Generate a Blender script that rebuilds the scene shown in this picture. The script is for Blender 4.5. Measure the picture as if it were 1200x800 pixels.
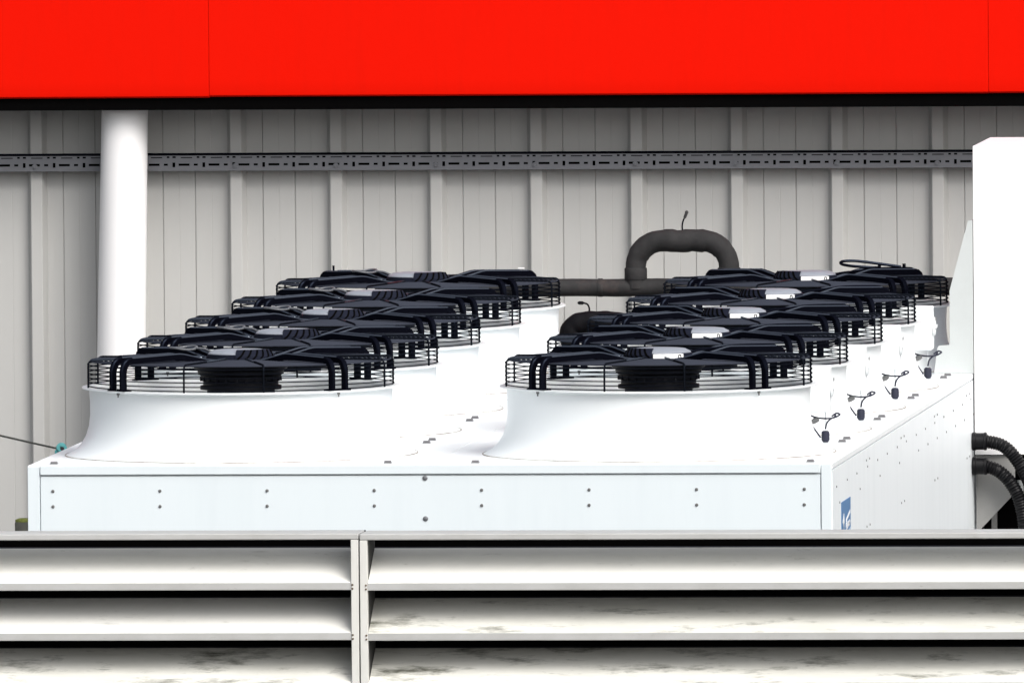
import bpy, bmesh, math, random
from mathutils import Vector, Matrix
random.seed(7)
R = math.radians
PI = math.pi
for o in list(bpy.data.objects):
    bpy.data.objects.remove(o)
scene = bpy.context.scene
C = scene.collection

# ------------------------------------------------------------------ camera
def set_camera():
    yaw, pitch, roll = R(5.83649633), R(2.78061508), R(-0.48707763)
    f = Vector((-math.sin(yaw) * math.cos(pitch), math.cos(yaw) * math.cos(pitch), -math.sin(pitch)))
    r = f.cross(Vector((0, 0, 1))).normalized()
    u = r.cross(f)
    rr = r * math.cos(roll) + u * math.sin(roll)
    uu = -r * math.sin(roll) + u * math.cos(roll)
    cam = bpy.data.cameras.new('camera')
    co = bpy.data.objects.new('camera', cam)
    C.objects.link(co)
    m = Matrix((rr, uu, -f)).transposed().to_4x4()
    m.translation = Vector((7.86656095, -68.30361437, 3.4738563))
    co.matrix_world = m
    cam.sensor_width = 36
    cam.lens = 24881.57 / 1200 * 36
    cam.clip_start = 1
    cam.clip_end = 6000
    scene.camera = co
set_camera()

# ------------------------------------------------------------------ world, sun, exposure
SUN_EL, SUN_AZ = 43, 38          # azimuth measured from "behind the camera" towards the right
w = bpy.data.worlds.new('World')
scene.world = w
w.use_nodes = True
nt = w.node_tree
for n in list(nt.nodes):
    nt.nodes.remove(n)
sky = nt.nodes.new('ShaderNodeTexSky')
sky.sky_type = 'NISHITA'
sky.sun_disc = False
sky.sun_elevation = R(SUN_EL)
sky.sun_rotation = R(180 - SUN_AZ)
sky.air_density = 1.0
sky.dust_density = 5.0
sky.ozone_density = 1.0
hs = nt.nodes.new('ShaderNodeHueSaturation')
hs.inputs['Saturation'].default_value = 0.35
bg = nt.nodes.new('ShaderNodeBackground')
bg.inputs['Strength'].default_value = 0.15
out = nt.nodes.new('ShaderNodeOutputWorld')
nt.links.new(sky.outputs[0], hs.inputs['Color'])
nt.links.new(hs.outputs[0], bg.inputs[0])
nt.links.new(bg.outputs[0], out.inputs[0])
sun = bpy.data.lights.new('sun', 'SUN')
sun.energy = 1.35
sun.angle = R(34)
sun.color = (1.0, 0.97, 0.92)
so = bpy.data.objects.new('sun', sun)
C.objects.link(so)
d = Vector((math.sin(R(SUN_AZ)) * math.cos(R(SUN_EL)), -math.cos(R(SUN_AZ)) * math.cos(R(SUN_EL)), math.sin(R(SUN_EL))))
so.rotation_euler = d.to_track_quat('Z', 'Y').to_euler()
so.location = (10, -30, 30)
vs = scene.view_settings
vs.view_transform = 'Standard'
vs.look = 'None'
vs.gamma = 1
vs.exposure = 0.42
vs.use_curve_mapping = False
scene.render.engine = 'CYCLES'
scene.cycles.max_bounces = 8
scene.cycles.diffuse_bounces = 5

# ------------------------------------------------------------------ materials
def mat(name, col, rough=0.5, metal=0.0, spec=0.5, var=0.0, vscale=6.0, stretch=(1, 1, 1), col2=None,
        lo=0.45, hi=0.7, bump=0.0, bscale=40.0, seed=0.0, layers=None):
    """Principled with a noise mix towards col2 (dirt, wear) and optional bump."""
    m = bpy.data.materials.new(name)
    m.use_nodes = True
    t = m.node_tree
    b = t.nodes['Principled BSDF']
    b.inputs['Base Color'].default_value = (*col, 1)
    b.inputs['Roughness'].default_value = rough
    b.inputs['Metallic'].default_value = metal
    b.inputs['Specular IOR Level'].default_value = spec
    tc = t.nodes.new('ShaderNodeTexCoord')
    geo = t.nodes.new('ShaderNodeNewGeometry')
    last = None
    lay = list(layers or [])
    if col2 is not None:
        lay.insert(0, dict(col=col2, scale=vscale, stretch=stretch, lo=lo, hi=hi, fac=var, seed=seed))
    for L in lay:
        mp = t.nodes.new('ShaderNodeMapping')
        mp.inputs['Scale'].default_value = L.get('stretch', (1, 1, 1))
        mp.inputs['Location'].default_value = (L.get('seed', 0), L.get('seed', 0) * 1.7, L.get('seed', 0) * 0.6)
        t.links.new(geo.outputs['Position'], mp.inputs['Vector'])
        nz = t.nodes.new('ShaderNodeTexNoise')
        nz.inputs['Scale'].default_value = L['scale']
        nz.inputs['Detail'].default_value = 6
        nz.inputs['Roughness'].default_value = 0.7
        t.links.new(mp.outputs[0], nz.inputs['Vector'])
        mr = t.nodes.new('ShaderNodeMapRange')
        mr.inputs['From Min'].default_value = L['lo']
        mr.inputs['From Max'].default_value = L['hi']
        mr.inputs['To Max'].default_value = L['fac']
        t.links.new(nz.outputs[0], mr.inputs['Value'])
        mx = t.nodes.new('ShaderNodeMix')
        mx.data_type = 'RGBA'
        if last is None:
            mx.inputs[6].default_value = (*col, 1)
        else:
            t.links.new(last, mx.inputs[6])
        mx.inputs[7].default_value = (*L['col'], 1)
        t.links.new(mr.outputs[0], mx.inputs[0])
        last = mx.outputs[2]
    if last is not None:
        t.links.new(last, b.inputs['Base Color'])
    if bump:
        nz = t.nodes.new('ShaderNodeTexNoise')
        nz.inputs['Scale'].default_value = bscale
        nz.inputs['Detail'].default_value = 4
        t.links.new(geo.outputs['Position'], nz.inputs['Vector'])
        bp = t.nodes.new('ShaderNodeBump')
        bp.inputs['Strength'].default_value = bump
        bp.inputs['Distance'].default_value = 0.01
        t.links.new(nz.outputs[0], bp.inputs['Height'])
        t.links.new(bp.outputs[0], b.inputs['Normal'])
    return m

M = {}
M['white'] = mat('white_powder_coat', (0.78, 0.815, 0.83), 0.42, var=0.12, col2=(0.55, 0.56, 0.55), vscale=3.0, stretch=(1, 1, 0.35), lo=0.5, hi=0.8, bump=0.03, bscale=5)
M['front'] = mat('dimmed_front_panel_paint', (0.67, 0.735, 0.77), 0.42, spec=0.4, var=0.3, col2=(0.56, 0.63, 0.67), vscale=6.0, stretch=(1.5, 1.5, 0.15), lo=0.45, hi=0.8, bump=0.03, bscale=4,
                 layers=[dict(col=(0.45, 0.47, 0.47), scale=45, stretch=(1, 1, .35), lo=0.70, hi=0.80, fac=0.4, seed=3)])  # same white paint as the flanks, toned down for the front's dimmer light
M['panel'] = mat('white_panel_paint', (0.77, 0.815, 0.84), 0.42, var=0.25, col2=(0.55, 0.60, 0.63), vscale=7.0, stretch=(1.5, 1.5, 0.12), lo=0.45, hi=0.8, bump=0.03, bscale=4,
                 layers=[dict(col=(0.45, 0.45, 0.42), scale=60, lo=0.70, hi=0.78, fac=0.35, seed=3)])
M['white_gloss'] = mat('white_column_paint', (0.82, 0.82, 0.83), 0.4, var=0.1, col2=(0.6, 0.6, 0.58), vscale=9, lo=0.55, hi=0.8)
M['wall'] = mat('grey_cladding', (0.445, 0.446, 0.437), 0.6, var=0.2, col2=(0.365, 0.366, 0.357), vscale=5, stretch=(1, 1, 0.5), lo=0.4, hi=0.75, spec=0.3,
                layers=[dict(col=(0.22, 0.215, 0.20), scale=30, stretch=(1, 1, 0.4), lo=0.66, hi=0.8, fac=0.35, seed=5)])
M['red'] = mat('red_fascia_paint', (0.68, 0.0052, 0.0003), 0.7, spec=0.04, var=0.10, col2=(0.62, 0.008, 0.002), vscale=4, lo=0.4, hi=0.75, bump=0.06, bscale=2.5,
               layers=[dict(col=(0.42, 0.006, 0.002), scale=7, stretch=(3, 1, .35), lo=0.5, hi=0.8, fac=0.12, seed=9), dict(col=(0.30, 0.02, 0.012), scale=60, lo=0.72, hi=0.8, fac=0.4, seed=12), dict(col=(0.75, 0.12, 0.09), scale=18, lo=0.76, hi=0.82, fac=0.5, seed=2)])
M['dull_black'] = mat('shade_and_slot_black', (0.0015, 0.0014, 0.0015), 0.8, spec=0.02)  # near-black: real slots and soffit, plus pieces standing in for shade
M['black'] = mat('black_powder_coat', (0.0028, 0.0028, 0.0055), 0.30, spec=0.06)
M['wire'] = mat('black_guard_wire', (0.004, 0.0045, 0.0065), 0.32, spec=0.08)
M['grill'] = mat('dark_grill_wire', (0.023, 0.0255, 0.037), 0.5, spec=0.08)
M['motor'] = mat('black_motor_casing', (0.004, 0.0045, 0.008), 0.5, spec=0.2, var=0.5, col2=(0.010, 0.011, 0.016), vscale=40)
M['navy'] = mat('dark_motor_fins', (0.012, 0.014, 0.024), 0.6, spec=0.02)
M['alu'] = mat('silver_motor_cap', (0.24, 0.26, 0.30), 0.5, spec=0.2, var=0.3, col2=(0.17, 0.185, 0.21), vscale=25, lo=0.45, hi=0.7)
M['label'] = mat('white_label', (0.82, 0.83, 0.84), 0.5)
M['steel'] = mat('galvanised_steel', (0.155, 0.161, 0.178), 0.55, metal=0.3, var=0.5, col2=(0.13, 0.135, 0.147), vscale=18, lo=0.4, hi=0.65,
                 layers=[dict(col=(0.26, 0.265, 0.27), scale=40, lo=0.66, hi=0.75, fac=0.6, seed=4)])
M['bolt'] = mat('grey_bolt', (0.16, 0.16, 0.16), 0.5, metal=0.4)
M['clip'] = mat('grey_clip', (0.20, 0.20, 0.21), 0.6, metal=0.2)
M['pipe'] = mat('grey_pipe_insulation', (0.019, 0.019, 0.020), 0.75, spec=0.2, var=0.7, col2=(0.040, 0.039, 0.040), vscale=9, lo=0.35, hi=0.7, bump=0.25, bscale=26,
                layers=[dict(col=(0.085, 0.06, 0.055), scale=5, lo=0.6, hi=0.75, fac=0.5, seed=8)])
M['pipe_dark'] = mat('black_pipe_insulation', (0.0035, 0.0035, 0.005), 0.7, spec=0.12, bump=0.25, bscale=30)
M['hose'] = mat('black_corrugated_hose', (0.0035, 0.0035, 0.0045), 0.4, spec=0.22)
M['cable'] = mat('dark_blue_black_cable', (0.010, 0.012, 0.030), 0.5)
M['teal'] = mat('teal_plastic', (0.10, 0.42, 0.42), 0.45)
M['rope'] = mat('dark_rope', (0.06, 0.065, 0.05), 0.8)
M['moss'] = mat('yellow_green_moss', (0.13, 0.15, 0.03), 0.9, bump=0.6, bscale=200)
M['post'] = mat('weathered_post', (0.07, 0.07, 0.06), 0.8, var=0.6, col2=(0.13, 0.13, 0.10), vscale=30)
M['bead'] = mat('brown_sealant', (0.20, 0.17, 0.13), 0.8, var=0.9, col2=(0.6, 0.58, 0.55), vscale=5, lo=0.42, hi=0.6)
M['gplate'] = mat('light_grey_plate', (0.50, 0.53, 0.53), 0.5, var=0.2, col2=(0.4, 0.42, 0.42), vscale=12,
                  layers=[dict(col=(0.25, 0.24, 0.22), scale=70, lo=0.72, hi=0.8, fac=0.4, seed=3)])
M['gusset'] = mat('shaded_gusset_grey', (0.26, 0.26, 0.255), 0.6, var=0.3, col2=(0.2, 0.2, 0.195), vscale=14)  # grey lowered so the cabinet's shade sits in the colour
M['blue'] = mat('blue_label', (0.045, 0.16, 0.36), 0.45, var=0.4, col2=(0.07, 0.21, 0.42), vscale=30)
M['paleblue'] = mat('pale_blue_print', (0.42, 0.55, 0.68), 0.5)
M['louver'] = mat('cream_louvre_paint', (0.80, 0.80, 0.765), 0.5, var=0.30, col2=(0.60, 0.60, 0.55), vscale=6, stretch=(0.7, 1, 2.0), lo=0.45, hi=0.8,
                  layers=[dict(col=(0.10, 0.10, 0.075), scale=5.0, stretch=(0.8, 2, 5.0), lo=0.61, hi=0.78, fac=0.55, seed=11),
                          dict(col=(0.30, 0.29, 0.25), scale=26, stretch=(0.6, 1.5, 1.2), lo=0.62, hi=0.78, fac=0.55, seed=1), dict(col=(0.16, 0.155, 0.12), scale=9, stretch=(0.35, 1, 4.0), lo=0.62, hi=0.76, fac=0.45, seed=15)])
M['louver_dirty'] = mat('stained_louvre_paint', (0.78, 0.78, 0.73), 0.5, var=0.45, col2=(0.48, 0.48, 0.42), vscale=4, stretch=(0.6, 1, 4.0), lo=0.42, hi=0.7,
                  layers=[dict(col=(0.055, 0.058, 0.035), scale=6.5, stretch=(0.55, 1.2, 3.2), lo=0.545, hi=0.70, fac=0.9, seed=21),
                          dict(col=(0.12, 0.115, 0.08), scale=16, stretch=(0.5, 1.5, 2.5), lo=0.60, hi=0.74, fac=0.55, seed=7)])
M['lip'] = mat('grey_louvre_edge', (0.42, 0.425, 0.42), 0.55, var=0.6, col2=(0.33, 0.33, 0.315), vscale=14, stretch=(0.5, 1, 1), lo=0.4, hi=0.7,
               layers=[dict(col=(0.16, 0.15, 0.12), scale=30, stretch=(0.6, 1, 2.0), lo=0.63, hi=0.76, fac=0.6, seed=2)])
M['stile'] = mat('cream_frame_paint', (0.60, 0.60, 0.575), 0.5, var=0.5, col2=(0.50, 0.50, 0.47), vscale=10, stretch=(1, 1, .4), lo=0.45, hi=0.7,
               layers=[dict(col=(0.22, 0.20, 0.15), scale=40, lo=0.68, hi=0.78, fac=0.6, seed=6)])
M['blade_end_shade'] = mat('cheek_shade', (0.07, 0.07, 0.068), 0.8, spec=0.2)  # shade at the blade ends, put in as an even dark colour
M['under'] = mat('shade_blade_underside', (0.035, 0.036, 0.045), 0.8, spec=0.2)  # dark underside colour paints the shade deeper in the blade gaps
M['rust'] = mat('rusty_screw', (0.10, 0.07, 0.045), 0.8)
M['concrete'] = mat('dark_asphalt', (0.10, 0.10, 0.10), 0.9, var=0.6, col2=(0.065, 0.065, 0.065), vscale=0.6, bump=0.2, bscale=12)
M['dark_steel'] = mat('dark_frame_steel', (0.03, 0.03, 0.032), 0.6)
M['midgrey'] = mat('mid_grey_steel', (0.16, 0.16, 0.16), 0.6)

def tint_gloss(m, diff, gloss, rough):
    """near-black coating whose gloss is a cool blue-grey: diffuse plus a constant tinted gloss"""
    t = m.node_tree
    t.nodes.remove(t.nodes['Principled BSDF'])
    d_ = t.nodes.new('ShaderNodeBsdfDiffuse')
    d_.inputs['Color'].default_value = (*diff, 1)
    g_ = t.nodes.new('ShaderNodeBsdfAnisotropic')
    g_.inputs['Color'].default_value = (*gloss, 1)
    g_.inputs['Roughness'].default_value = rough
    a_ = t.nodes.new('ShaderNodeAddShader')
    t.links.new(d_.outputs[0], a_.inputs[0])
    t.links.new(g_.outputs[0], a_.inputs[1])
    t.links.new(a_.outputs[0], t.nodes['Material Output'].inputs['Surface'])
tint_gloss(M['black'], (0.0020, 0.0020, 0.0040), (0.0050, 0.0065, 0.0100), 0.24)
tint_gloss(M['wire'], (0.0035, 0.004, 0.006), (0.006, 0.008, 0.011), 0.3)
M['rod'] = mat('highlight_guard_rod', (0.01, 0.01, 0.012))
tint_gloss(M['rod'], (0.008, 0.009, 0.012), (0.12, 0.135, 0.16), 0.25)  # bright gloss that paints highlights on rods and arm edges
tint_gloss(M['grill'], (0.033, 0.0365, 0.049), (0.005, 0.0075, 0.011), 0.4)

# ------------------------------------------------------------------ mesh helpers
class MB:
    def __init__(s):
        s.v, s.f = [], []
    def add(s, vs, fs):
        o = len(s.v)
        s.v += [tuple(p) for p in vs]
        s.f += [tuple(i + o for i in q) for q in fs]
        return s
    def box(s, x0, x1, y0, y1, z0, z1, bev=0.0):
        if bev <= 0:
            vs = [(x, y, z) for z in (z0, z1) for y in (y0, y1) for x in (x0, x1)]
            return s.add(vs, [(0, 2, 3, 1), (4, 5, 7, 6), (0, 1, 5, 4), (2, 6, 7, 3), (0, 4, 6, 2), (1, 3, 7, 5)])
        bm = bmesh.new()
        bmesh.ops.create_cube(bm, size=1)
        for v in bm.verts:
            v.co = Vector(((x0 + x1) / 2 + v.co.x * (x1 - x0), (y0 + y1) / 2 + v.co.y * (y1 - y0), (z0 + z1) / 2 + v.co.z * (z1 - z0)))
        bmesh.ops.bevel(bm, geom=list(bm.edges), offset=bev, segments=1, affect='EDGES', profile=0.5)
        bm.verts.index_update()
        s.add([v.co.copy() for v in bm.verts], [[v.index for v in f.verts] for f in bm.faces])
        bm.free()
        return s
    def tube(s, path, r, n=8, closed=False, cap=True):
        """round tube along a path; r a number or one radius per point"""
        P = [Vector(p) for p in path]
        k = len(P)
        rr = r if isinstance(r, (list, tuple)) else [r] * k
        def tan(i):
            a = P[(i - 1) % k] if (closed or i > 0) else P[i]
            b = P[(i + 1) % k] if (closed or i < k - 1) else P[i]
            return (b - a).normalized()
        t0 = tan(0)
        up = Vector((0, 0, 1)) if abs(t0.z) < 0.9 else Vector((1, 0, 0))
        nrm = (up - t0 * up.dot(t0)).normalized()
        vs = []
        for i in range(k):
            t = tan(i)
            nrm = (nrm - t * nrm.dot(t))
            nrm = nrm.normalized() if nrm.length > 1e-6 else t.orthogonal().normalized()
            bi = t.cross(nrm)
            for j in range(n):
                a = 2 * PI * j / n
                vs.append(P[i] + (nrm * math.cos(a) + bi * math.sin(a)) * rr[i])
        fs = []
        for i in range(k if closed else k - 1):
            for j in range(n):
                a, b = i * n + j, i * n + (j + 1) % n
                c, e = ((i + 1) % k) * n + (j + 1) % n, ((i + 1) % k) * n + j
                fs.append((a, b, c, e))
        if cap and not closed:
            fs.append(tuple(reversed(range(n))))
            fs.append(tuple((k - 1) * n + j for j in range(n)))
        return s.add(vs, fs)
    def lathe(s, prof, n=64, c=(0, 0), closed=False, a0=0.0, a1=2 * PI):
        full = abs(a1 - a0 - 2 * PI) < 1e-6
        m = n if full else n + 1
        k = len(prof)
        vs = []
        for i in range(m):
            a = a0 + (a1 - a0) * i / n
            for r, z in prof:
                vs.append((c[0] + r * math.cos(a), c[1] + r * math.sin(a), z))
        fs = []
        for i in range(n):
            i2 = (i + 1) % m
            for j in range(k if closed else k - 1):
                j2 = (j + 1) % k
                fs.append((i * k + j, i2 * k + j, i2 * k + j2, i * k + j2))
        return s.add(vs, fs)
    def extr(s, poly, a, b, axis='x'):
        """close a 2-D polygon and extrude along an axis from a to b. axis x: poly (y,z); y: (x,z); z: (x,y)"""
        def p3(q, t):
            return {'x': (t, q[0], q[1]), 'y': (q[0], t, q[1]), 'z': (q[0], q[1], t)}[axis]
        n = len(poly)
        vs = [p3(q, a) for q in poly] + [p3(q, b) for q in poly]
        fs = [tuple(range(n)), tuple(reversed(range(n, 2 * n)))]
        for i in range(n):
            j = (i + 1) % n
            fs.append((i, i + n, j + n, j))
        return s.add(vs, fs)
    def xf(s, m):
        s.v = [tuple(m @ Vector(p)) for p in s.v]
        return s
    def build(s, name, m, parent=None, sharp=35, label=None, under=None):
        me = bpy.data.meshes.new(name)
        me.from_pydata(s.v, [], s.f)
        bm = bmesh.new()
        bm.from_mesh(me)
        bmesh.ops.recalc_face_normals(bm, faces=bm.faces)
        bm.to_mesh(me)
        bm.free()
        me.materials.append(m)
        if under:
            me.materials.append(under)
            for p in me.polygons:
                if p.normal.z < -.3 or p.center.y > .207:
                    p.material_index = 1  # undersides and rear edge take the painted shade colour
        me.shade_smooth()
        me.set_sharp_from_angle(angle=R(sharp))
        o = bpy.data.objects.new(name, me)
        C.objects.link(o)
        if parent:
            o.parent = parent
        if label:
            o['label'] = label
        return o

def tag(o, label=None, cat=None, group=None, kind=None):
    if label: o['label'] = label
    if cat: o['category'] = cat
    if group: o['group'] = group
    if kind: o['kind'] = kind
    return o
def empty(name, loc, label, cat, group=None):
    o = bpy.data.objects.new(name, None)
    o.empty_display_size = 0.1
    C.objects.link(o)
    o.location = loc
    return tag(o, label, cat, group)
def copy_tree(o, parent=None):
    c = o.copy()
    C.objects.link(c)
    c.parent = parent
    for ch in list(o.children):
        copy_tree(ch, c)
    return c
def part_copy(o, loc):
    c = o.copy()
    C.objects.link(c)
    c.location = loc
    return c
def smooth_path(pts, n=8):
    """Catmull-Rom through points"""
    P = [Vector(p) for p in pts]
    P = [P[0] * 2 - P[1]] + P + [P[-1] * 2 - P[-2]]
    o = []
    for i in range(1, len(P) - 2):
        for j in range(n):
            t = j / n
            a, b, c, e = P[i - 1], P[i], P[i + 1], P[i + 2]
            o.append(0.5 * ((2 * b) + (c - a) * t + (2 * a - 5 * b + 4 * c - e) * t * t + (3 * b - a - 3 * c + e) * t ** 3))
    o.append(P[-2])
    return o

GZ = -2.6
# ------------------------------------------------------------------ ground
g = MB()
g.add([(-1500, -1500, GZ), (1500, -1500, GZ), (1500, 1500, GZ), (-1500, 1500, GZ)], [(0, 1, 2, 3)])
tag(g.build('ground', M['concrete']), kind='structure')

# ------------------------------------------------------------------ building: cladding wall
YW = 7.6
PITCH, FACE, FLANK, DEP = 0.362, 0.0356, 0.017, 0.040
X0 = -0.158
pts = []
for k in range(-22, 24):
    cx = X0 + k * PITCH
    a = cx - FACE / 2 - FLANK
    b = cx + FACE / 2 + FLANK
    pts += [(a, YW), (a + FLANK * .85, YW - DEP + .001), (a + FLANK, YW - DEP), (b - FLANK, YW - DEP), (b - FLANK * .85, YW - DEP + .001), (b, YW)]
    pan = PITCH - (b - a)
    for q, (wd, dp) in zip((.2, .4, .6, .8), ((.004, .0045), (.003, .0007), (.004, .0045), (.003, .0007))):
        x = b + pan * q
        pts += [(x - wd / 2, YW), (x - wd / 4, YW + dp), (x + wd / 4, YW + dp), (x + wd / 2, YW)]
wall = empty('building', (X0, YW, GZ), 'warehouse wall of pale grey ribbed vertical cladding behind the cooler', 'building')
mb = MB()
n = len(pts)
zt = 0.74
mb.add([(x - X0, y - YW, 0) for x, y in pts] + [(x - X0, y - YW, zt - GZ) for x, y in pts], [(i, i + 1, n + i + 1, n + i) for i in range(n - 1)])
mb.build('cladding', M['wall'], wall, sharp=12)
MB().box(-7.8, 8.2, 0.03, 12, 0, zt - GZ).build('wall_core', M['midgrey'], wall)
MB().box(-7.8, 8.2, -0.07, 12, zt - GZ + .004, 1.05 - GZ).build('roof', M['midgrey'], wall)

# ------------------------------------------------------------------ red fascia
YF = 7.255
fas = empty('red_fascia', (0, YF, 0.652), 'bright red metal fascia band overhanging the grey cladding wall', 'fascia')
def fascia_panel(x0, x1, dz, dy=0):
    b = 0.012
    prof = [(dy + 0.020, dz), (dy + 0.008, dz + .002), (dy + .002, dz + 0.007), (dy, dz + b + .006), (dy - .001, dz + 0.06), (dy, dz + .425), (dy + .26, dz + .425), (dy + .26, dz + .010), (dy + .03, dz + .010)]
    return MB().extr([(y, z + .012) for y, z in prof], x0, x1, 'x').build('fascia_panel', M['red'], fas, sharp=30)
fascia_panel(-7.6, -3.7215, 0)
fascia_panel(-3.7185, -0.9410, -0.0030)
fascia_panel(-0.9395, 1.8610, 0.0)
fascia_panel(1.8625, 7.9, 0.0005, 0.0015)
# black strip put in as the shade under the fascia, then the dark soffit
MB().box(-7.6, 7.9, 0.022, 0.075, -0.034, 0.0205).build('shade_strip', M['dull_black'], fas)
MB().box(-7.6, 7.9, 0.078, 0.344, 0.0, 0.0195).build('soffit', M['dull_black'], fas)

# ------------------------------------------------------------------ round white column
mb = MB()
mb.tube([(-1.358, 7.43, GZ), (-1.313, 7.43, -0.9), (-1.2875, 7.43, -0.26), (-1.266, 7.43, 0.655)], [.0875, .0875, .0872, .0832], n=48)
tag(mb.build('column', M['white_gloss']), 'round white painted column standing before the grey wall on the left', 'column')

# ------------------------------------------------------------------ perforated cable tray
tray = empty('cable_tray', (0.0, 7.52, 0.39), 'long perforated grey steel cable tray fixed across the ribbed wall', 'cable tray')
def tray_web():
    m = MB()
    h, th = 0.055, 0.0025
    U = 0.1085
    x0, x1 = -7.4, 7.8
    # column list of (width, hole z0, hole z1)
    x = x0
    zl, zu = .013, .030
    def solid(a, b, z0, z1):
        m.box(a, b, 0, th, z0, z1)
    solid(x0, x1, 0, zl)
    solid(x0, x1, zu, h - .009)
    while x < x1 - U:
        for a, b, z0, z1 in ((0, .010, .013, .030), (.010, .022, None, 0), (.022, .062, .018, .0262), (.062, .077, None, 0), (.077, .092, .0185, .0258), (.092, U, None, 0)):
            if z0 is None:
                solid(x + a, x + b, zl, zu)
            elif z0 > zl:
                solid(x + a, x + b, zl, z0)
                solid(x + a, x + b, z1, zu)
        # upper row of notches in the top edge
        for a, b, hole in ((0, .012, 1), (.012, .030, 0), (.030, .072, 2), (.072, .088, 0), (.088, .098, 1), (.098, U, 0)):
            if hole == 0:
                solid(x + a, x + b, h - .009, h)
            elif hole == 2:
                solid(x + a, x + b, h - .0055, h)
            else:
                solid(x + a, x + b, h - .0028, h)
        x += U
    return m
tray_web().build('perforated_web', M['steel'], tray)
MB().box(-7.4, 7.8, .0028, .037, 0.0006, .003).build('bottom_flange', M['steel'], tray)
MB().box(-7.4, 7.8, .0265, .029, 0.004, .0575).box(-7.4, 7.8, .0035, .026, .056, .0575).build('slot_shade_sheet', M['dull_black'], tray)  # black sheet put behind the slots as the tray's inner shade
mb = MB()
mb.tube([(x, .006 + .002 * math.sin(x * 5), .0605) for x in [-7.4 + .2 * i for i in range(77)]], .0035, 6)
mb.build('cable', M['black'], tray)  # thin black line added for the shadow gap on the tray's top edge
bolt0 = None
for k in range(-12, 16):
    cx = X0 + k * PITCH + .002
    if bolt0 is None:
        m = MB()
        m.lathe([(0, -.007), (.005, -.007), (.0062, -.005), (.0062, -.003), (.010, -.003), (.010, -.0005), (0, -.0005)], 14)
        m.xf(Matrix.Rotation(R(-90), 4, 'X') @ Matrix.Identity(4))
        m.v = [(x, -abs(y), z) for x, y, z in m.v]
        m.box(-.016, .016, -.0022, -.0004, .014, .024)
        bolt0 = m.build('bolt', M['steel'], tray)
        bolt0.location = (cx, 0, .017)
    else:
        part_copy(bolt0, (cx + random.uniform(-.003, .003), 0, .017 + random.uniform(-.001, .001)))

# ------------------------------------------------------------------ dry cooler cabinet
XL, XR, YA, YB, ZT, ZB = -0.617, 1.979, -0.66, 6.10, -0.222, -1.35
cool = empty('dry_cooler', ((XL + XR) / 2, (YA + YB) / 2, GZ), 'long white sheet metal dry cooler cabinet carrying two rows of fans', 'cooler')
CO = Vector(cool.location)
def lb(m):  # world-coordinates mesh to cooler-local
    m.v = [(x - CO.x, y - CO.y, z - CO.z) for x, y, z in m.v]
    return m
lb(MB().box(XL + .006, XR - .006, YA + .010, YB - .006, ZB, ZT - .022)).build('casing', M['panel'], cool)
for i in range(2):
    for k in range(5):
        xa = XL if i == 0 else 0.6825
        xb = 0.6795 if i == 0 else XR
        ya = YA if k == 0 else 1.36 * (k - .5) + .0012
        yb = YB if k == 4 else 1.36 * (k + .5) - .0012
        lb(MB().box(xa, xb, ya, yb, ZT - .020, ZT, .0025)).build('deck_panel', M['white'], cool)
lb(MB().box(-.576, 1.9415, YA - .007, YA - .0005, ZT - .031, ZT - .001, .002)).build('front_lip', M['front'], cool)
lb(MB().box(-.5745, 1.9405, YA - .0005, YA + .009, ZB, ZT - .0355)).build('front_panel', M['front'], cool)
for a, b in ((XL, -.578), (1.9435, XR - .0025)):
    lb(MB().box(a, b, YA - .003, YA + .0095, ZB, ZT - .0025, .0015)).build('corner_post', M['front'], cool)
for k in range(5):
    ya = YA + .012 if k == 0 else 1.36 * (k - .5) + .0008
    yb = YB if k == 4 else 1.36 * (k + .5) - .0008
    lb(MB().box(XR - .0055, XR, ya, yb, ZB, ZT - .0225)).build('side_panel', M['panel'], cool)
    lb(MB().box(XL, XL + .0055, ya, yb, ZB, ZT - .0225)).build('side_panel', M['panel'], cool)
for x in (XL + .06, XR - .06):
    for y in (YA + .1, 2.7, YB - .1):
        lb(MB().box(x - .05, x + .05, y - .05, y + .05, GZ, ZB)).build('leg', M['midgrey'], cool)
# screws on the front face
def screw_mesh(r):
    m = MB()
    m.lathe([(0, .004), (r * .6, .004), (r, .002), (r, 0)], 10)
    m.xf(Matrix.Rotation(R(90), 4, 'X'))
    return m
s0 = None
for j in range(8):
    x = -.535 + j * .3463
    for z in (-.3045, -.354):
        loc = Vector((x, YA - .0007, z)) - CO
        if s0 is None:
            s0 = screw_mesh(.0052).build('screw', M['bolt'], cool)
            s0.location = loc
        else:
            part_copy(s0, loc)
s1 = screw_mesh(.0085).build('screw', M['steel'], cool)
s1.location = Vector((.668, YA - .0007, -.2655)) - CO
part_copy(s1, Vector((.6685, YA - .0007, -.396)) - CO)
# screws along the right flank
s2 = MB().lathe([(0, .002), (.0028, .002), (.0042, 0)], 8).xf(Matrix.Rotation(R(90), 4, 'Y')).build('rivet', M['bolt'], cool)
first = True
def rivet(y, z):
    global first
    loc = Vector((XR + .0006, y, z)) - CO
    if first:
        s2.location = loc
        first = False
    else:
        part_copy(s2, loc)
for j in range(15):
    y = -.50 + j * .385
    rivet(y + random.uniform(-.02, .02), -.305)
    if j % 2 == 0 or j > 8:
        rivet(y + .1, -.362)
for k in range(4):
    for dy in (-.06, .06):
        rivet(1.36 * (k + .5) + dy, -.283)
        rivet(1.36 * (k + .5) + dy, -.499)
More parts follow.
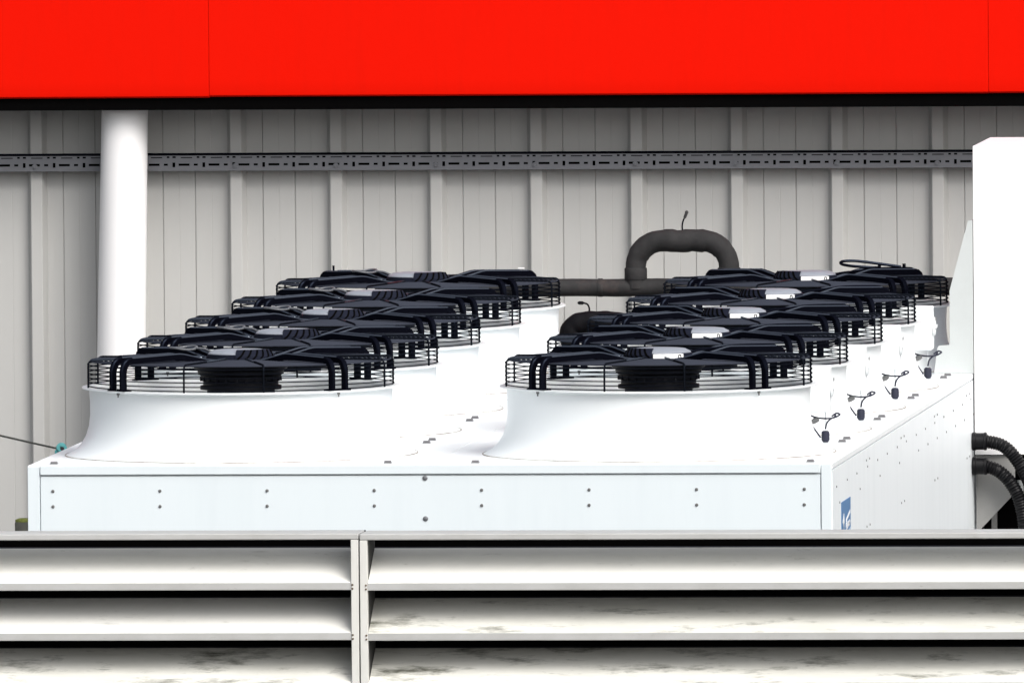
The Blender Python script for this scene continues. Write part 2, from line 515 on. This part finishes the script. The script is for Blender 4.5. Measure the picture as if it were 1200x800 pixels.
# clips holding the deck panels
c0 = None
for i in range(2):
    for k in range(5):
        for sx in (-.54, .54):
            for sy in (-.585, .60):
                loc = Vector((i * 1.363 + sx, 1.36 * k + sy, ZT + .0004)) - CO
                if c0 is None:
                    c0 = MB().box(-.012, .012, -.014, .014, 0, .003).box(-.011, .011, -.007, .007, .003, .0085, .0015).build('clip', M['clip'], cool)
                    c0.location = loc
                else:
                    part_copy(c0, loc)
# blue maker's label on the flank (white emblem and print)
lab = lb(MB().box(XR + .0004, XR + .0022, -.335, -.005, -.50, -.366)).build('maker_label', M['blue'], cool, label='blue label with white emblem on the right flank')
e = MB()
def yz(poly, m):
    m.extr(poly, XR + .0024, XR + .0032, 'x')
yz([(-.315, -.432), (-.265, -.405), (-.24, -.440), (-.262, -.432), (-.27, -.458), (-.29, -.44)], e)
yz([(-.19, -.428), (-.03, -.405), (-.03, -.416), (-.19, -.438)], e)
for a in (-.19, -.135, -.08):
    yz([(a, -.442), (a + .035, -.436), (a + .035, -.452), (a, -.457)], e)
yz([(-.19, -.462), (-.03, -.440), (-.03, -.446), (-.19, -.468)], e)
lb(e).build('emblem', M['label'], lab)
e = MB()
yz([(-.20, -.478), (-.02, -.462), (-.02, -.494), (-.20, -.496)], e)
lb(e).build('print', M['paleblue'], lab)

# ------------------------------------------------------------------ fan units
def fan_unit(label, plain_left):
    t = empty('axial_fan', (0, 0, 0), label, 'fan', 'black guarded fans on the white cooler')
    # white flared cowl
    prof = [(.515, 0), (.516, -.0025), (.515, -.005), (.498, -.0065), (.4925, -.010), (.490, -.05), (.490, -.09), (.494, -.125), (.504, -.158),
            (.519, -.183), (.537, -.202), (.556, -.214), (.568, -.2195), (.570, -.2205), (.46, -.2205), (.458, -.15), (.462, -.05), (.470, -.006), (.476, 0)]
    MB().lathe(prof, 128, closed=True).build('cowl', M['white'], t, sharp=28)
    m = MB()
    m.tube([(.5715 * math.cos(2 * PI * i / 96), .5715 * math.sin(2 * PI * i / 96), -.2212) for i in range(96)], .0021, 6, closed=True)
    m.build('seal_bead', M['bead'], t)
    # impeller inside the throat
    m = MB()
    m.lathe([(0, -.10), (.16, -.10), (.17, -.11), (.17, -.20), (0, -.20)], 32)
    for b in range(7):
        a0 = 2 * PI * b / 7
        n, vs, fs = 6, [], []
        for side in (0, .006):
            for i in range(n + 1):
                r = .165 + (.44 - .165) * i / n
                for s_ in (-1, 1):
                    a = a0 + .06 * i / n + s_ * .24
                    vs.append((r * math.cos(a), r * math.sin(a), -.150 + s_ * .03 + side))
        q = 2 * (n + 1)
        for i in range(n):
            fs += [(2 * i, 2 * i + 1, 2 * i + 3, 2 * i + 2), (q + 2 * i, q + 2 * i + 2, q + 2 * i + 3, q + 2 * i + 1),
                   (2 * i, 2 * i + 2, q + 2 * i + 2, q + 2 * i), (2 * i + 1, q + 2 * i + 1, q + 2 * i + 3, 2 * i + 3)]
        m.add(vs, fs)
    m.build('impeller', M['motor'], t)
    # wire guard: side rings and bent rods
    m = MB()
    def ring(r, z, rad, seg=80, sides=5):
        m.tube([(r * math.cos(2 * PI * i / seg), r * math.sin(2 * PI * i / seg), z) for i in range(seg)], rad, sides, closed=True)
    for z in (.005, .0185, .0325, .0465, .0605, .074):
        ring(.4965, z, .0020)
    for a in (15, 75, 105, 165, 195, 255, 285, 345):
        a = R(a)
        pth = [(.4995, .0), (.4995, .070), (.4985, .078), (.495, .0845), (.489, .0880), (.480, .0893), (.30, .0905)]
        m.tube([(r * math.cos(a), r * math.sin(a), z) for r, z in pth], .0032, 6)
    m.build('guard_cage', M['wire'], t)
    for a in (15, 75, 105, 165, 195, 255, 285, 345):
        a = R(a)
        MB().tube([(r * math.cos(a), r * math.sin(a), z) for r, z in ((.3005, .0905), (.2, .0911), (.128, .0915))], .0032, 8).build('guard_rod', M['rod'], t)  # inner rod runs carry a painted highlight in brighter gloss
    m = MB()
    r = .487
    while r > .125:
        ring(r, .0845 + (.487 - r) * .004, .0026, 72, 5)
        r -= .0155
    m.build('guard_grill', M['grill'], t)
    # four twin-bar support arms on the diagonals
    def arm(ang):
        m = MB()
        hw, hh = .0085, .0105
        path = [(.507, .004), (.507, .060), (.5045, .074), (.498, .087), (.487, .0955), (.472, .0990), (.36, .1025), (.278, .1050), (.260, .1030), (.165, .0830), (.120, .0780)]
        for off in (-.0265, .0265):
            vs, k = [], len(path)
            P = [Vector((p[0], 0, p[1])) for p in path]
            for i in range(k):
                tg = (P[min(i + 1, k - 1)] - P[max(i - 1, 0)]).normalized()
                nr = Vector((-tg.z, 0, tg.x))
                if nr.dot(Vector((1, 0, 1))) < 0:
                    nr = -nr
                wv = hw * (0.85 if i < 2 else 1)
                for sx, sn in ((-1, -1), (1, -1), (1, .66), (.62, 1), (-.62, 1), (-1, .66)):
                    q = P[i] + nr * hh * sn
                    vs.append((q.x, off + wv * sx, q.z))
            fs = []
            for i in range(k - 1):
                for j in range(6):
                    j2 = (j + 1) % 6
                    fs.append((i * 6 + j, i * 6 + j2, i * 6 + 6 + j2, i * 6 + 6 + j))
            fs += [(5, 4, 3, 2, 1, 0), tuple((k - 1) * 6 + j for j in range(6))]
            m.add(vs, fs)
        m.box(.486, .515, -.045, .045, .0005, .0045)
        m.box(.2, .212, -.0265, .0265, .078, .086)
        m.xf(Matrix.Rotation(R(ang), 4, 'Z'))
        o = m.build('support_arm', M['black'], t, sharp=40)
        o.data.materials.append(M['rod'])          # painted highlight: brighter gloss along the top edges
        for q in range(2 * 6 * (len(path) - 1) + 4):
            blk = 6 * (len(path) - 1) + 2
            ii = q % blk
            if q < 2 * blk and 30 <= ii < blk - 2 and ii % 6 in (2, 4):
                o.data.polygons[q].material_index = 1
        b = MB().lathe([(0, -.0055), (.005, -.0055), (.005, -.012), (.0025, -.013), (.0025, -.020), (0, -.020)], 8)
        b.v = [(x + .506, y, z) for x, y, z in b.v]
        b.xf(Matrix.Rotation(R(ang), 4, 'Z'))
        b.build('foot_bolt', M['bolt'], o)
    for a in (45, 135, 225, 315):
        arm(a)
    # motor: stepped black body below, faceted cap above
    m = MB()
    m.lathe([(0, .082), (.166, .082), (.169, .078), (.166, .071), (.153, .066), (.151, .056), (.141, .051), (.139, .038), (.131, .033), (.129, .018), (.122, .014),
             (.122, .002), (.132, .0), (.132, -.012), (.110, -.014), (.108, -.10), (0, -.10)], 40)
    for k in range(24):
        a = 2 * PI * k / 24
        b = MB().box(.120, .1335, -.004, .004, .016, .030)
        b.xf(Matrix.Rotation(a, 4, 'Z'))
        m.add(b.v, b.f)
    mo = m.build('motor', M['motor'], t)
    rot = R(-3)
    m = MB()
    m.lathe([(0, .083), (.112, .083), (.113, .086), (.1085, .1015), (.107, .1025)], 48)
    m.lathe([(.107, .1025), (.0985, .1045), (0, .1045)], 48)
    m.build('motor_base', M['navy'], mo)
    m = MB()
    m.lathe([(.1055, .1030), (.1035, .1070), (.088, .1150), (.075, .1165), (.03, .1172), (0, .1172)], 48)
    m.build('motor_cap', M['alu'], mo, sharp=25)
    # cooling fin sector: dark, slanted ribs wrapping over the cap's edge
    m = MB()
    if plain_left:
        fa, fb = R(268), R(352)
    else:
        fa, fb = R(196), R(264)
    m.lathe([(.1085, .0845), (.1165, .0845), (.1150, .0985), (.0985, .1172), (.080, .1192), (.080, .1150)], 20, a0=fa, a1=fb, closed=True)
    n0 = len(m.v)
    for a in (0, 20):
        m.f.append(tuple(a * 6 + j for j in range(6)))
    fin = m.build('cooling_fins', M['navy'], mo, sharp=30)
    m = MB()
    ns = 6
    for k in range(ns):
        a = fa + (fb - fa) * (k + .75) / (ns + .6)
        tw = (-.11 if plain_left else .11)
        row = []
        for r_, z, q in ((.1172, .0885, 1.0), (.1158, .0985, .1), (.1062, .1096, -.6), (.0992, .1176, -1.0)):
            for sgn in (-1, 1):
                for off in (0, .0012):
                    b = a + q * tw + sgn * .030
                    row.append(((r_ + off) * math.cos(b), (r_ + off) * math.sin(b), z + off))
        fs = []
        for i in range(3):
            p = i * 4
            fs += [(p + 1, p + 3, p + 7, p + 5), (p, p + 4, p + 6, p + 2), (p, p + 1, p + 5, p + 4), (p + 2, p + 6, p + 7, p + 3)]
        fs += [(0, 2, 3, 1), (12, 13, 15, 14)]
        m.add(row, fs)
    m.build('fin_slots', M['dull_black'], fin, sharp=30) if False else m.build('slotted_grille', M['dull_black'], mo, sharp=30)
    if plain_left:
        m = MB()
        m.lathe([(.1085, .085), (.1105, .085), (.1098, .1025), (.1080, .1035)], 12, a0=R(212), a1=R(266), closed=True)
        m.build('side_plate', M['navy'], mo)
        # the motor cable is coiled on the rear left arm
        q = []
        for i in range(40):
            a = 2 * PI * i / 40
            q.append((-.205 + .043 * math.cos(a), .16 + .075 * math.sin(a), .1145 + .003 * math.sin(a * 2)))
        m = MB().tube(q, .0036, 7, closed=True)
        m.tube(smooth_path([(-.165, .14, .115), (-.13, .12, .112), (-.10, .09, .103), (-.07, .06, .108)], 6), .0036, 7)
        m.build('cable_coil', M['steel'], t)
    else:
        m = MB()
        m.lathe([(.1085, .0835), (.1175, .0835), (.1170, .1005), (.1080, .1020)], 14, a0=R(267), a1=R(319), closed=True)
        m.build('label_plate', M['label'], mo)
        # black arched mark at the right end of the label
        m = MB()
        ac = R(312)
        q = []
        for s_, z in ((-.050, .0858), (-.052, .0945), (-.042, .0985), (.012, .0985), (.024, .0945), (.024, .0858)):
            q.append((.1180 * math.cos(ac + s_), .1180 * math.sin(ac + s_), z))
        m.tube(q, .0014, 6)
        m.build('label_mark', M['black'], mo)
        # motor cable leaving to the rear right arm
        m = MB().tube(smooth_path([(.085, .05, .100), (.13, .09, .106), (.18, .15, .109), (.24, .22, .1135), (.33, .315, .1105), (.35, .335, .106)], 6), .0042, 7)
        m.build('motor_cable', M['black'], t)
    return t

ordn = ['nearest', 'second', 'middle', 'fourth', 'farthest']
LLAB = ['black caged fan on white cowl, nearest of the left row, beside the front left corner',
        'black caged fan with coiled cable, second from the front in the left row',
        'black caged fan with coiled cable, third and middle one of the left row',
        'black caged fan with coiled cable, fourth from the front in the left row',
        'black caged fan at the wall end of the left row, beside the horizontal pipe']
RLAB = ['black caged fan with white motor label, nearest of the right row, cowl fully visible',
        'black caged fan with white motor label, second from the front in the right row',
        'black caged fan with white motor label, third and middle one of the right row',
        'black caged fan with white motor label, fourth from the front in the right row',
        'black caged fan under a big cable loop at the wall end of the right row']
for i, labs in ((0, LLAB), (1, RLAB)):
    p = fan_unit(labs[0], i == 0)
    for k in range(5):
        f = p if k == 0 else copy_tree(p)
        f.location = (1.3605 * i, 1.36 * k, 0)
        f['label'] = labs[k]
        if i == 1 and k == 4:
            m = MB().tube(smooth_path([(.31, .29, .116), (.22, .27, .130), (.15, .255, .139), (.11, .24, .138), (.105, .22, .131), (.135, .21, .124), (.20, .22, .118), (.24, .24, .115)], 8), .0050, 8)
            m.build('cable_loop', M['black'], f)
            MB().tube([(.24, .22, .113), (.24, .22, .126)], .006, 8).build('cap_nut', M['black'], f)
            MB().tube([(.32, .30, .111), (.32, .30, .127)], .006, 8).build('cap_nut', M['black'], f)
        if i == 0 and k == 4:
            MB().tube([(-.33, .30, .105), (-.33, .30, .128)], .004, 8).build('cap_nut', M['black'], f)
            MB().box(.318, .340, .325, .340, .1115, .1165, .001).build('cover_label', M['label'], f)

# ------------------------------------------------------------------ isolator switches beside the right row
def isolator():
    t = empty('isolator_switch', (0, 0, 0), 'x', 'switch', 'white isolator boxes along the right row of fans')
    MB().box(-.055, .055, -.05, .05, -.121, .03, .004).build('housing', M['white'], t)
    MB().box(-.035, -.030, .052, .056, -.2205, .0).box(.030, .035, .052, .056, -.2205, .0).box(-.05, .05, .0505, .0565, -.10, .0).build('bracket', M['white'], t)
    m = MB().lathe([(.0, .009), (.027, .009), (.032, .007), (.033, .001)], 24)
    m.box(-.006, .006, -.028, .028, .009, .014, .002)
    m.xf(Matrix.Translation((.0552, 0, -.04)) @ Matrix.Rotation(R(90), 4, 'Y'))
    k = m.build('knob', M['white'], t)
    MB().box(.0645, .067, -.005, .005, -.020, -.010).build('knob_screw', M['bolt'], k)
    # gland on the deck with looping cables
    m = MB().lathe([(0, -.2205), (.009, -.2205), (.0135, -.212), (.0135, -.188), (.009, -.183), (0, -.183)], 14)
    m.v = [(x * 1.0 + .035, y + .02, z) for x, y, z in m.v]
    m.build('cable_gland', M['cable'], t)
    cb = MB()
    cb.tube(smooth_path([(.035, .02, -.178), (.040, .02, -.158), (.052, .02, -.145), (.064, .02, -.139), (.068, .03, -.132)], 5), .0030, 7)
    cb.tube(smooth_path([(-.022, .0, -.127), (.0, .0, -.137), (.030, .01, -.143), (.058, .02, -.142), (.075, .02, -.136), (.082, .025, -.130), (.070, .03, -.127), (.056, .02, -.136)], 5), .0030, 7)
    cb.tube(smooth_path([(-.016, .0, -.155), (.0, .0, -.175), (.020, .01, -.205)], 5), .0028, 6)
    cb.build('cable', M['cable'], t)
    m = MB().tube([(-.012, -.0, -.158), (.004, 0, -.148), (.016, 0, -.144)], [.006, .010, .006], 10)
    m.build('cable_plug', M['midgrey'], t)
    return t
iso = isolator()
IL = ['white isolator box with dark cable loop beside the nearest fan of the right row',
      'white isolator box second from the front, dark cables curling below it',
      'white isolator box third from the front beside the right row of fans',
      'white isolator box farthest back, next to the pale bracket plate']
for k in range(4):
    o = iso if k == 0 else copy_tree(iso)
    o.location = (1.816, .55 + 1.36 * k, 0)
    o['label'] = IL[k]

# ------------------------------------------------------------------ pipes behind the fans
pp = empty('insulated_pipe', (.9, 6.9, -.01), 'dark grey insulated pipe with an arched bend rising behind the fans', 'pipe')
PO = Vector(pp.location)
def pl(m):
    m.v = [(x - PO.x, y - PO.y, z - PO.z) for x, y, z in m.v]
    return m
def wob(path, r, a=.03, n=24, parent=None, name='pipe', mt='pipe', fq=9):
    rs = [r * (1 + a * math.sin(i * 1.7) * math.sin(i * .61 + 1)) for i in range(len(path))]
    return rs
main = [(x / 20, 6.9, -.007 + .001 * math.sin(x)) for x in range(-6, 40)]
pl(MB().tube(main, wob(main, .0315, .02), 24)).build('main_run', M['pipe'], pp)
arch = [(.6245, 6.9, -.01), (.6245, 6.9, .03), (.6245, 6.9, .062)]
for i in range(1, 13):
    a = PI - PI / 2 * i / 12
    arch.append((.7185 + .094 * math.cos(a), 6.9, .0645 + .094 * math.sin(a)))
for i in range(1, 8):
    arch.append((.7185 + .144 * i / 8, 6.9, .1585 + .002 * math.sin(i * 1.3)))
for i in range(0, 13):
    a = PI / 2 - PI / 2 * i / 12
    arch.append((.8645 + .094 * math.cos(a), 6.9, .0645 + .094 * math.sin(a)))
arch += [(.9585, 6.9, .03), (.9585, 6.9, -.01)]
ra = []
for i, p in enumerate(arch):
    r = .0365
    if 14 < i < 24:
        r = .0402 + .0018 * math.sin(i * 2.1)
    elif 5 < i < 29:
        r = .0385
    ra.append(r * (1 + .012 * math.sin(i * 2.3)))
pl(MB().tube(arch, ra, 24)).build('arched_bend', M['pipe'], pp)
for x in (.17, .487, .80, 1.22):
    pl(MB().tube([(x, 6.9, -.007), (x + .003, 6.9, -.007), (x + .018, 6.9, -.0072), (x + .021, 6.9, -.007)], [.0310, .0328, .0328, .0310], 24)).build('tape_band', M['pipe'], pp)
for x in (.6245, .9585):
    pl(MB().lathe([(.0395, .022), (.0405, .024), (.0405, .060), (.0398, .0625), (.036, .0635)], 28, c=(x, 6.9))).build('collar', M['pipe'], pp)
s = pl(MB().tube(smooth_path([(.793, 6.9, .19), (.792, 6.9, .212), (.795, 6.9, .228), (.8, 6.9, .240)], 5), .0028, 8)).build('sensor_probe', M['black'], pp)
pl(MB().tube([(.7995, 6.9, .238), (.802, 6.9, .243), (.806, 6.9, .253), (.809, 6.9, .262), (.810, 6.9, .266)], [.003, .0055, .0055, .0065, .003], 10)).build('probe_tip', M['dark_steel'], s)

lp = empty('elbow_pipe', (.5, 6.55, -.15), 'black insulated elbow pipe with a small bent probe, under the grey pipe', 'pipe')
LO = Vector(lp.location)
q = [(.418, 6.55, -.40), (.418, 6.55, -.2), (.420, 6.55, -.165)]
q = smooth_path(q + [(.432, 6.55, -.133), (.462, 6.55, -.116), (.50, 6.55, -.1125), (.55, 6.55, -.1125), (.595, 6.55, -.117), (.64, 6.55, -.135), (.67, 6.55, -.18), (.675, 6.55, -.4)], 5)
m = MB().tube(q, [.0385 * (1 + .03 * math.sin(i * 1.1)) for i in range(len(q))], 20)
m.v = [(x - LO.x, y - LO.y, z - LO.z) for x, y, z in m.v]
m.build('elbow', M['pipe_dark'], lp)
m = MB().tube(smooth_path([(.492, 6.55, -.08), (.491, 6.55, -.062), (.486, 6.55, -.051), (.476, 6.55, -.046), (.458, 6.55, -.0445)], 5), .0032, 8)
m.v = [(x - LO.x, y - LO.y, z - LO.z) for x, y, z in m.v]
pb = m.build('probe', M['pipe_dark'], lp)
m = MB().tube([(.473, 6.55, -.0455), (.468, 6.55, -.045), (.455, 6.55, -.0445), (.450, 6.55, -.0445)], [.003, .0062, .0062, .003], 10)
m.v = [(x - LO.x, y - LO.y, z - LO.z) for x, y, z in m.v]
m.build('probe_tip', M['pipe_dark'], pb)

# ------------------------------------------------------------------ tall white cabinet on the right
YC = 5.0
cab = empty('plant_cabinet', (2.5, YC + .5, GZ), 'tall plain white cabinet with a chamfered top corner at the right edge', 'cabinet')
CB = Vector(cab.location)
def cl(m):
    m.v = [(x - CB.x, y - CB.y, z - CB.z) for x, y, z in m.v]
    return m
cl(MB().extr([(1.984, -.503), (1.984, .566), (3.1, .566), (3.1, -.503)], YC, YC + .78, 'y')).build('body', M['white_gloss'], cab)
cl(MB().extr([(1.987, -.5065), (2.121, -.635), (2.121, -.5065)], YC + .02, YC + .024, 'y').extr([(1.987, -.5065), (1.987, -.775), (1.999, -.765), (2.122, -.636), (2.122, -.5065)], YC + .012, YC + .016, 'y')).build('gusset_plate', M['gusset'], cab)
cl(MB().box(1.99, 3.08, YC + .30, YC + .90, -1.5, -.506)).build('undershade_block', M['dull_black'], cab)  # black block added for the shade below the cabinet body
cl(MB().box(2.024, 2.042, YC + .20, YC + .23, GZ, -.506)).build('leg', M['midgrey'], cab)
for x, y in ((2.9, YC + .1), (2.9, YC + .85), (2.05, YC + .93)):
    cl(MB().box(x - .03, x + .03, y - .03, y + .03, GZ, -.506)).build('leg', M['midgrey'], cab)
m = MB().tube(smooth_path([(2.128, YC + .16, -.60), (2.135, YC + .16, -.68), (2.16, YC + .16, -.78), (2.20, YC + .16, -1.0)], 5), .010, 10)
cl(m).build('drain_pipe', M['gplate'], cab)

bp_ = MB().extr([(1.845, -.2205), (1.856, -.134), (1.862, -.124), (1.898, -.1215), (1.9005, -.112), (1.9005, .066), (1.9665, .309), (1.9815, .309), (1.9815, -.2205)], YC - .012, YC - .006, 'y')
bp_.box(1.9755, 1.9815, YC - .006, YC + .10, -.2205, .309)
tag(bp_.build('bracket_plate', M['gplate']), 'pale grey notched bracket plate standing between last fan and tall cabinet', 'bracket')

# ------------------------------------------------------------------ hoses
def hose(ctrl, label):
    t = empty('corrugated_hose', ctrl[0], label, 'hose', 'black corrugated hoses at the cooler flank')
    o = Vector(ctrl[0])
    path = [Vector(p) - o for p in smooth_path(ctrl, 60)]
    keep, acc, last = [path[0]], 0, path[0]
    for p in path[1:]:
        if (p - last).length > .0021:
            keep.append(p)
            last = p
    ph, rs, prev = 0, [], keep[0]
    for p in keep:
        ph += (p - prev).length
        prev = p
        rs.append(.0225 + .0018 * math.sin(ph / .0098 * 2 * PI))
    MB().tube(keep, rs, 20).build('hose', M['hose'], t, sharp=60)
    m = MB().lathe([(.0, .0), (.030, .0), (.032, .003), (.032, .012), (.0295, .014), (.0295, .040), (.0315, .042), (.0315, .049), (.026, .052), (.0, .052)], 28)
    m.xf(Matrix.Rotation(R(90), 4, 'Y'))
    m.build('cuff', M['hose'], t, sharp=30)
    return t
hose([(1.9805, 4.93, -.453), (2.030, 4.93, -.454), (2.086, 4.93, -.469), (2.13, 4.93, -.512), (2.174, 4.93, -.59), (2.225, 4.93, -.73), (2.26, 4.93, -.95), (2.27, 4.93, -1.3)],
     'upper black corrugated hose curving down from the cooler flank')
hose([(1.9805, 4.93, -.538), (2.029, 4.93, -.540), (2.076, 4.93, -.560), (2.118, 4.93, -.605), (2.147, 4.93, -.67), (2.163, 4.93, -.774), (2.175, 4.93, -.95), (2.18, 4.93, -1.3)],
     'lower black corrugated hose curving down from the cooler flank')

# ------------------------------------------------------------------ small things on the left
cl0 = Vector((-.632, .36, -.222))
t = empty('rope_clamp', cl0, 'small teal green clamp at the left edge of the cooler deck', 'clamp')
m = MB().lathe([(.004, -.016), (.014, -.016), (.0175, -.010), (.0175, .010), (.014, .016), (.004, .016)], 18)
m.xf(Matrix.Rotation(R(75), 4, 'X'))
m.build('clamp_body', M['teal'], t)
MB().box(-.022, -.008, -.01, .01, -.022, -.004, .003).build('clamp_jaw', M['teal'], t)
MB().tube([(.004, -.018, .0), (.004, .018, -.004)], .0065, 10).build('clamp_pin', M['dark_steel'], t)
MB().box(-.004, .014, -.012, .012, -.05, -.014).build('clamp_stem', M['dark_steel'], t)
a, b = Vector((-.648, .36, -.222)), Vector((-2.512, 7.5, -.363))
pth = []
for i in range(31):
    u = i / 30
    p = a.lerp(b, u)
    p.z -= .05 * 4 * u * (1 - u) * .12
    pth.append(p)
tag(MB().tube(pth, .0034, 7).build('rope', M['rope']), 'thin dark rope stretched from the teal clamp off to the left', 'rope')
t = empty('stub_post', (-.842, 1.0, GZ), 'short dark weathered post with mossy top left of the white cooler', 'post')
MB().tube([(0, 0, 0), (0, 0, -.502 - GZ), (0, 0, -.498 - GZ)], [.027, .027, .025], 16).build('shaft', M['post'], t)
m = MB().lathe([(.026, 0), (.024, .007), (.015, .012), (0, .013)], 16)
m.v = [(x * random.uniform(.9, 1.1), y * random.uniform(.9, 1.1), z - .498 - GZ) for x, y, z in m.v]
m.build('moss_cap', M['moss'], t)

# ------------------------------------------------------------------ louvred screen in the foreground
YL = -3.0
def louvre_panel(xa, xb, label, dz, dirt):
    t = empty('louvre_panel', ((xa + xb) / 2, YL, GZ), label, 'louvre screen', 'cream louvred screen panels')
    O = Vector(t.location)
    def L(m):
        m.v = [(x - O.x, y - O.y, z - O.z) for x, y, z in m.v]
        return m
    zr = -.3085 + dz
    L(MB().box(xa, xb, YL - .004, YL + .18, zr - .0190, zr, .0025)).build('top_rail', M['lip'], t)
    for x0, x1 in ((xa, xa + .0235), (xb - .0235, xb)):
        L(MB().box(x0, x1, YL - .003, YL + .028, GZ, zr - .0195, .0015)).build('stile', M['stile'], t)
        L(MB().box(x0 + .001, x1 - .001, YL + .0285, YL + .225, GZ, zr - .0195)).build('shade_cheek', M['blade_end_shade'], t)  # dark plate added to give the blade ends their shade
    L(MB().box(xa + .001, xb - .001, YL + .226, YL + .232, GZ, zr - .003)).build('gap_shade_sheet', M['dull_black'], t)  # added black sheet, seen as the shade in the blade gaps
    k = 0
    zb = -.4835 + dz
    sc = None
    while zb > GZ + .05:
        prof = [(0, zb), (0, zb + .0225), (.004, zb + .0245), (.020, zb + .0300), (.044, zb + .0405), (.078, zb + .0570), (.118, zb + .0780), (.165, zb + .1010), (.205, zb + .1190), (.212, zb + .1225)]
        back = [(y + .003, z + .0005 - .002) for y, z in prof[2:]][::-1] + [(.003, zb + .021), (.003, zb)]
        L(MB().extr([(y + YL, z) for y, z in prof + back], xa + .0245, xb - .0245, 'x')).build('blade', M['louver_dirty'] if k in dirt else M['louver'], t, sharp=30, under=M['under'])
        L(MB().box(xa + .0245, xb - .0245, YL - .0015, YL - .0003, zb + .0008, zb + .0222)).build('blade_edge', M['lip'], t)
        if k < 4:
            for x in (xa + .019, xb - .019):
                for zz in (zb + .016, zb + .004):
                    loc = Vector((x, YL - .0034, zz)) - O
                    if sc is None:
                        sc = MB().lathe([(0, .003), (.0022, .003), (.0034, 0)], 8).xf(Matrix.Rotation(R(90), 4, 'X')).build('screw', M['rust'], t)
                        sc.location = loc
                    else:
                        part_copy(sc, loc)
        zb -= .1555
        k += 1
    return t
louvre_panel(-2.6, .7070, 'cream louvred screen panel with weathered blades, left of the vertical joint', .001, (2,))
louvre_panel(.7110, 4.6, 'cream louvred screen panel with dark dirt streaks, right of the vertical joint', -.001, (1, 2))
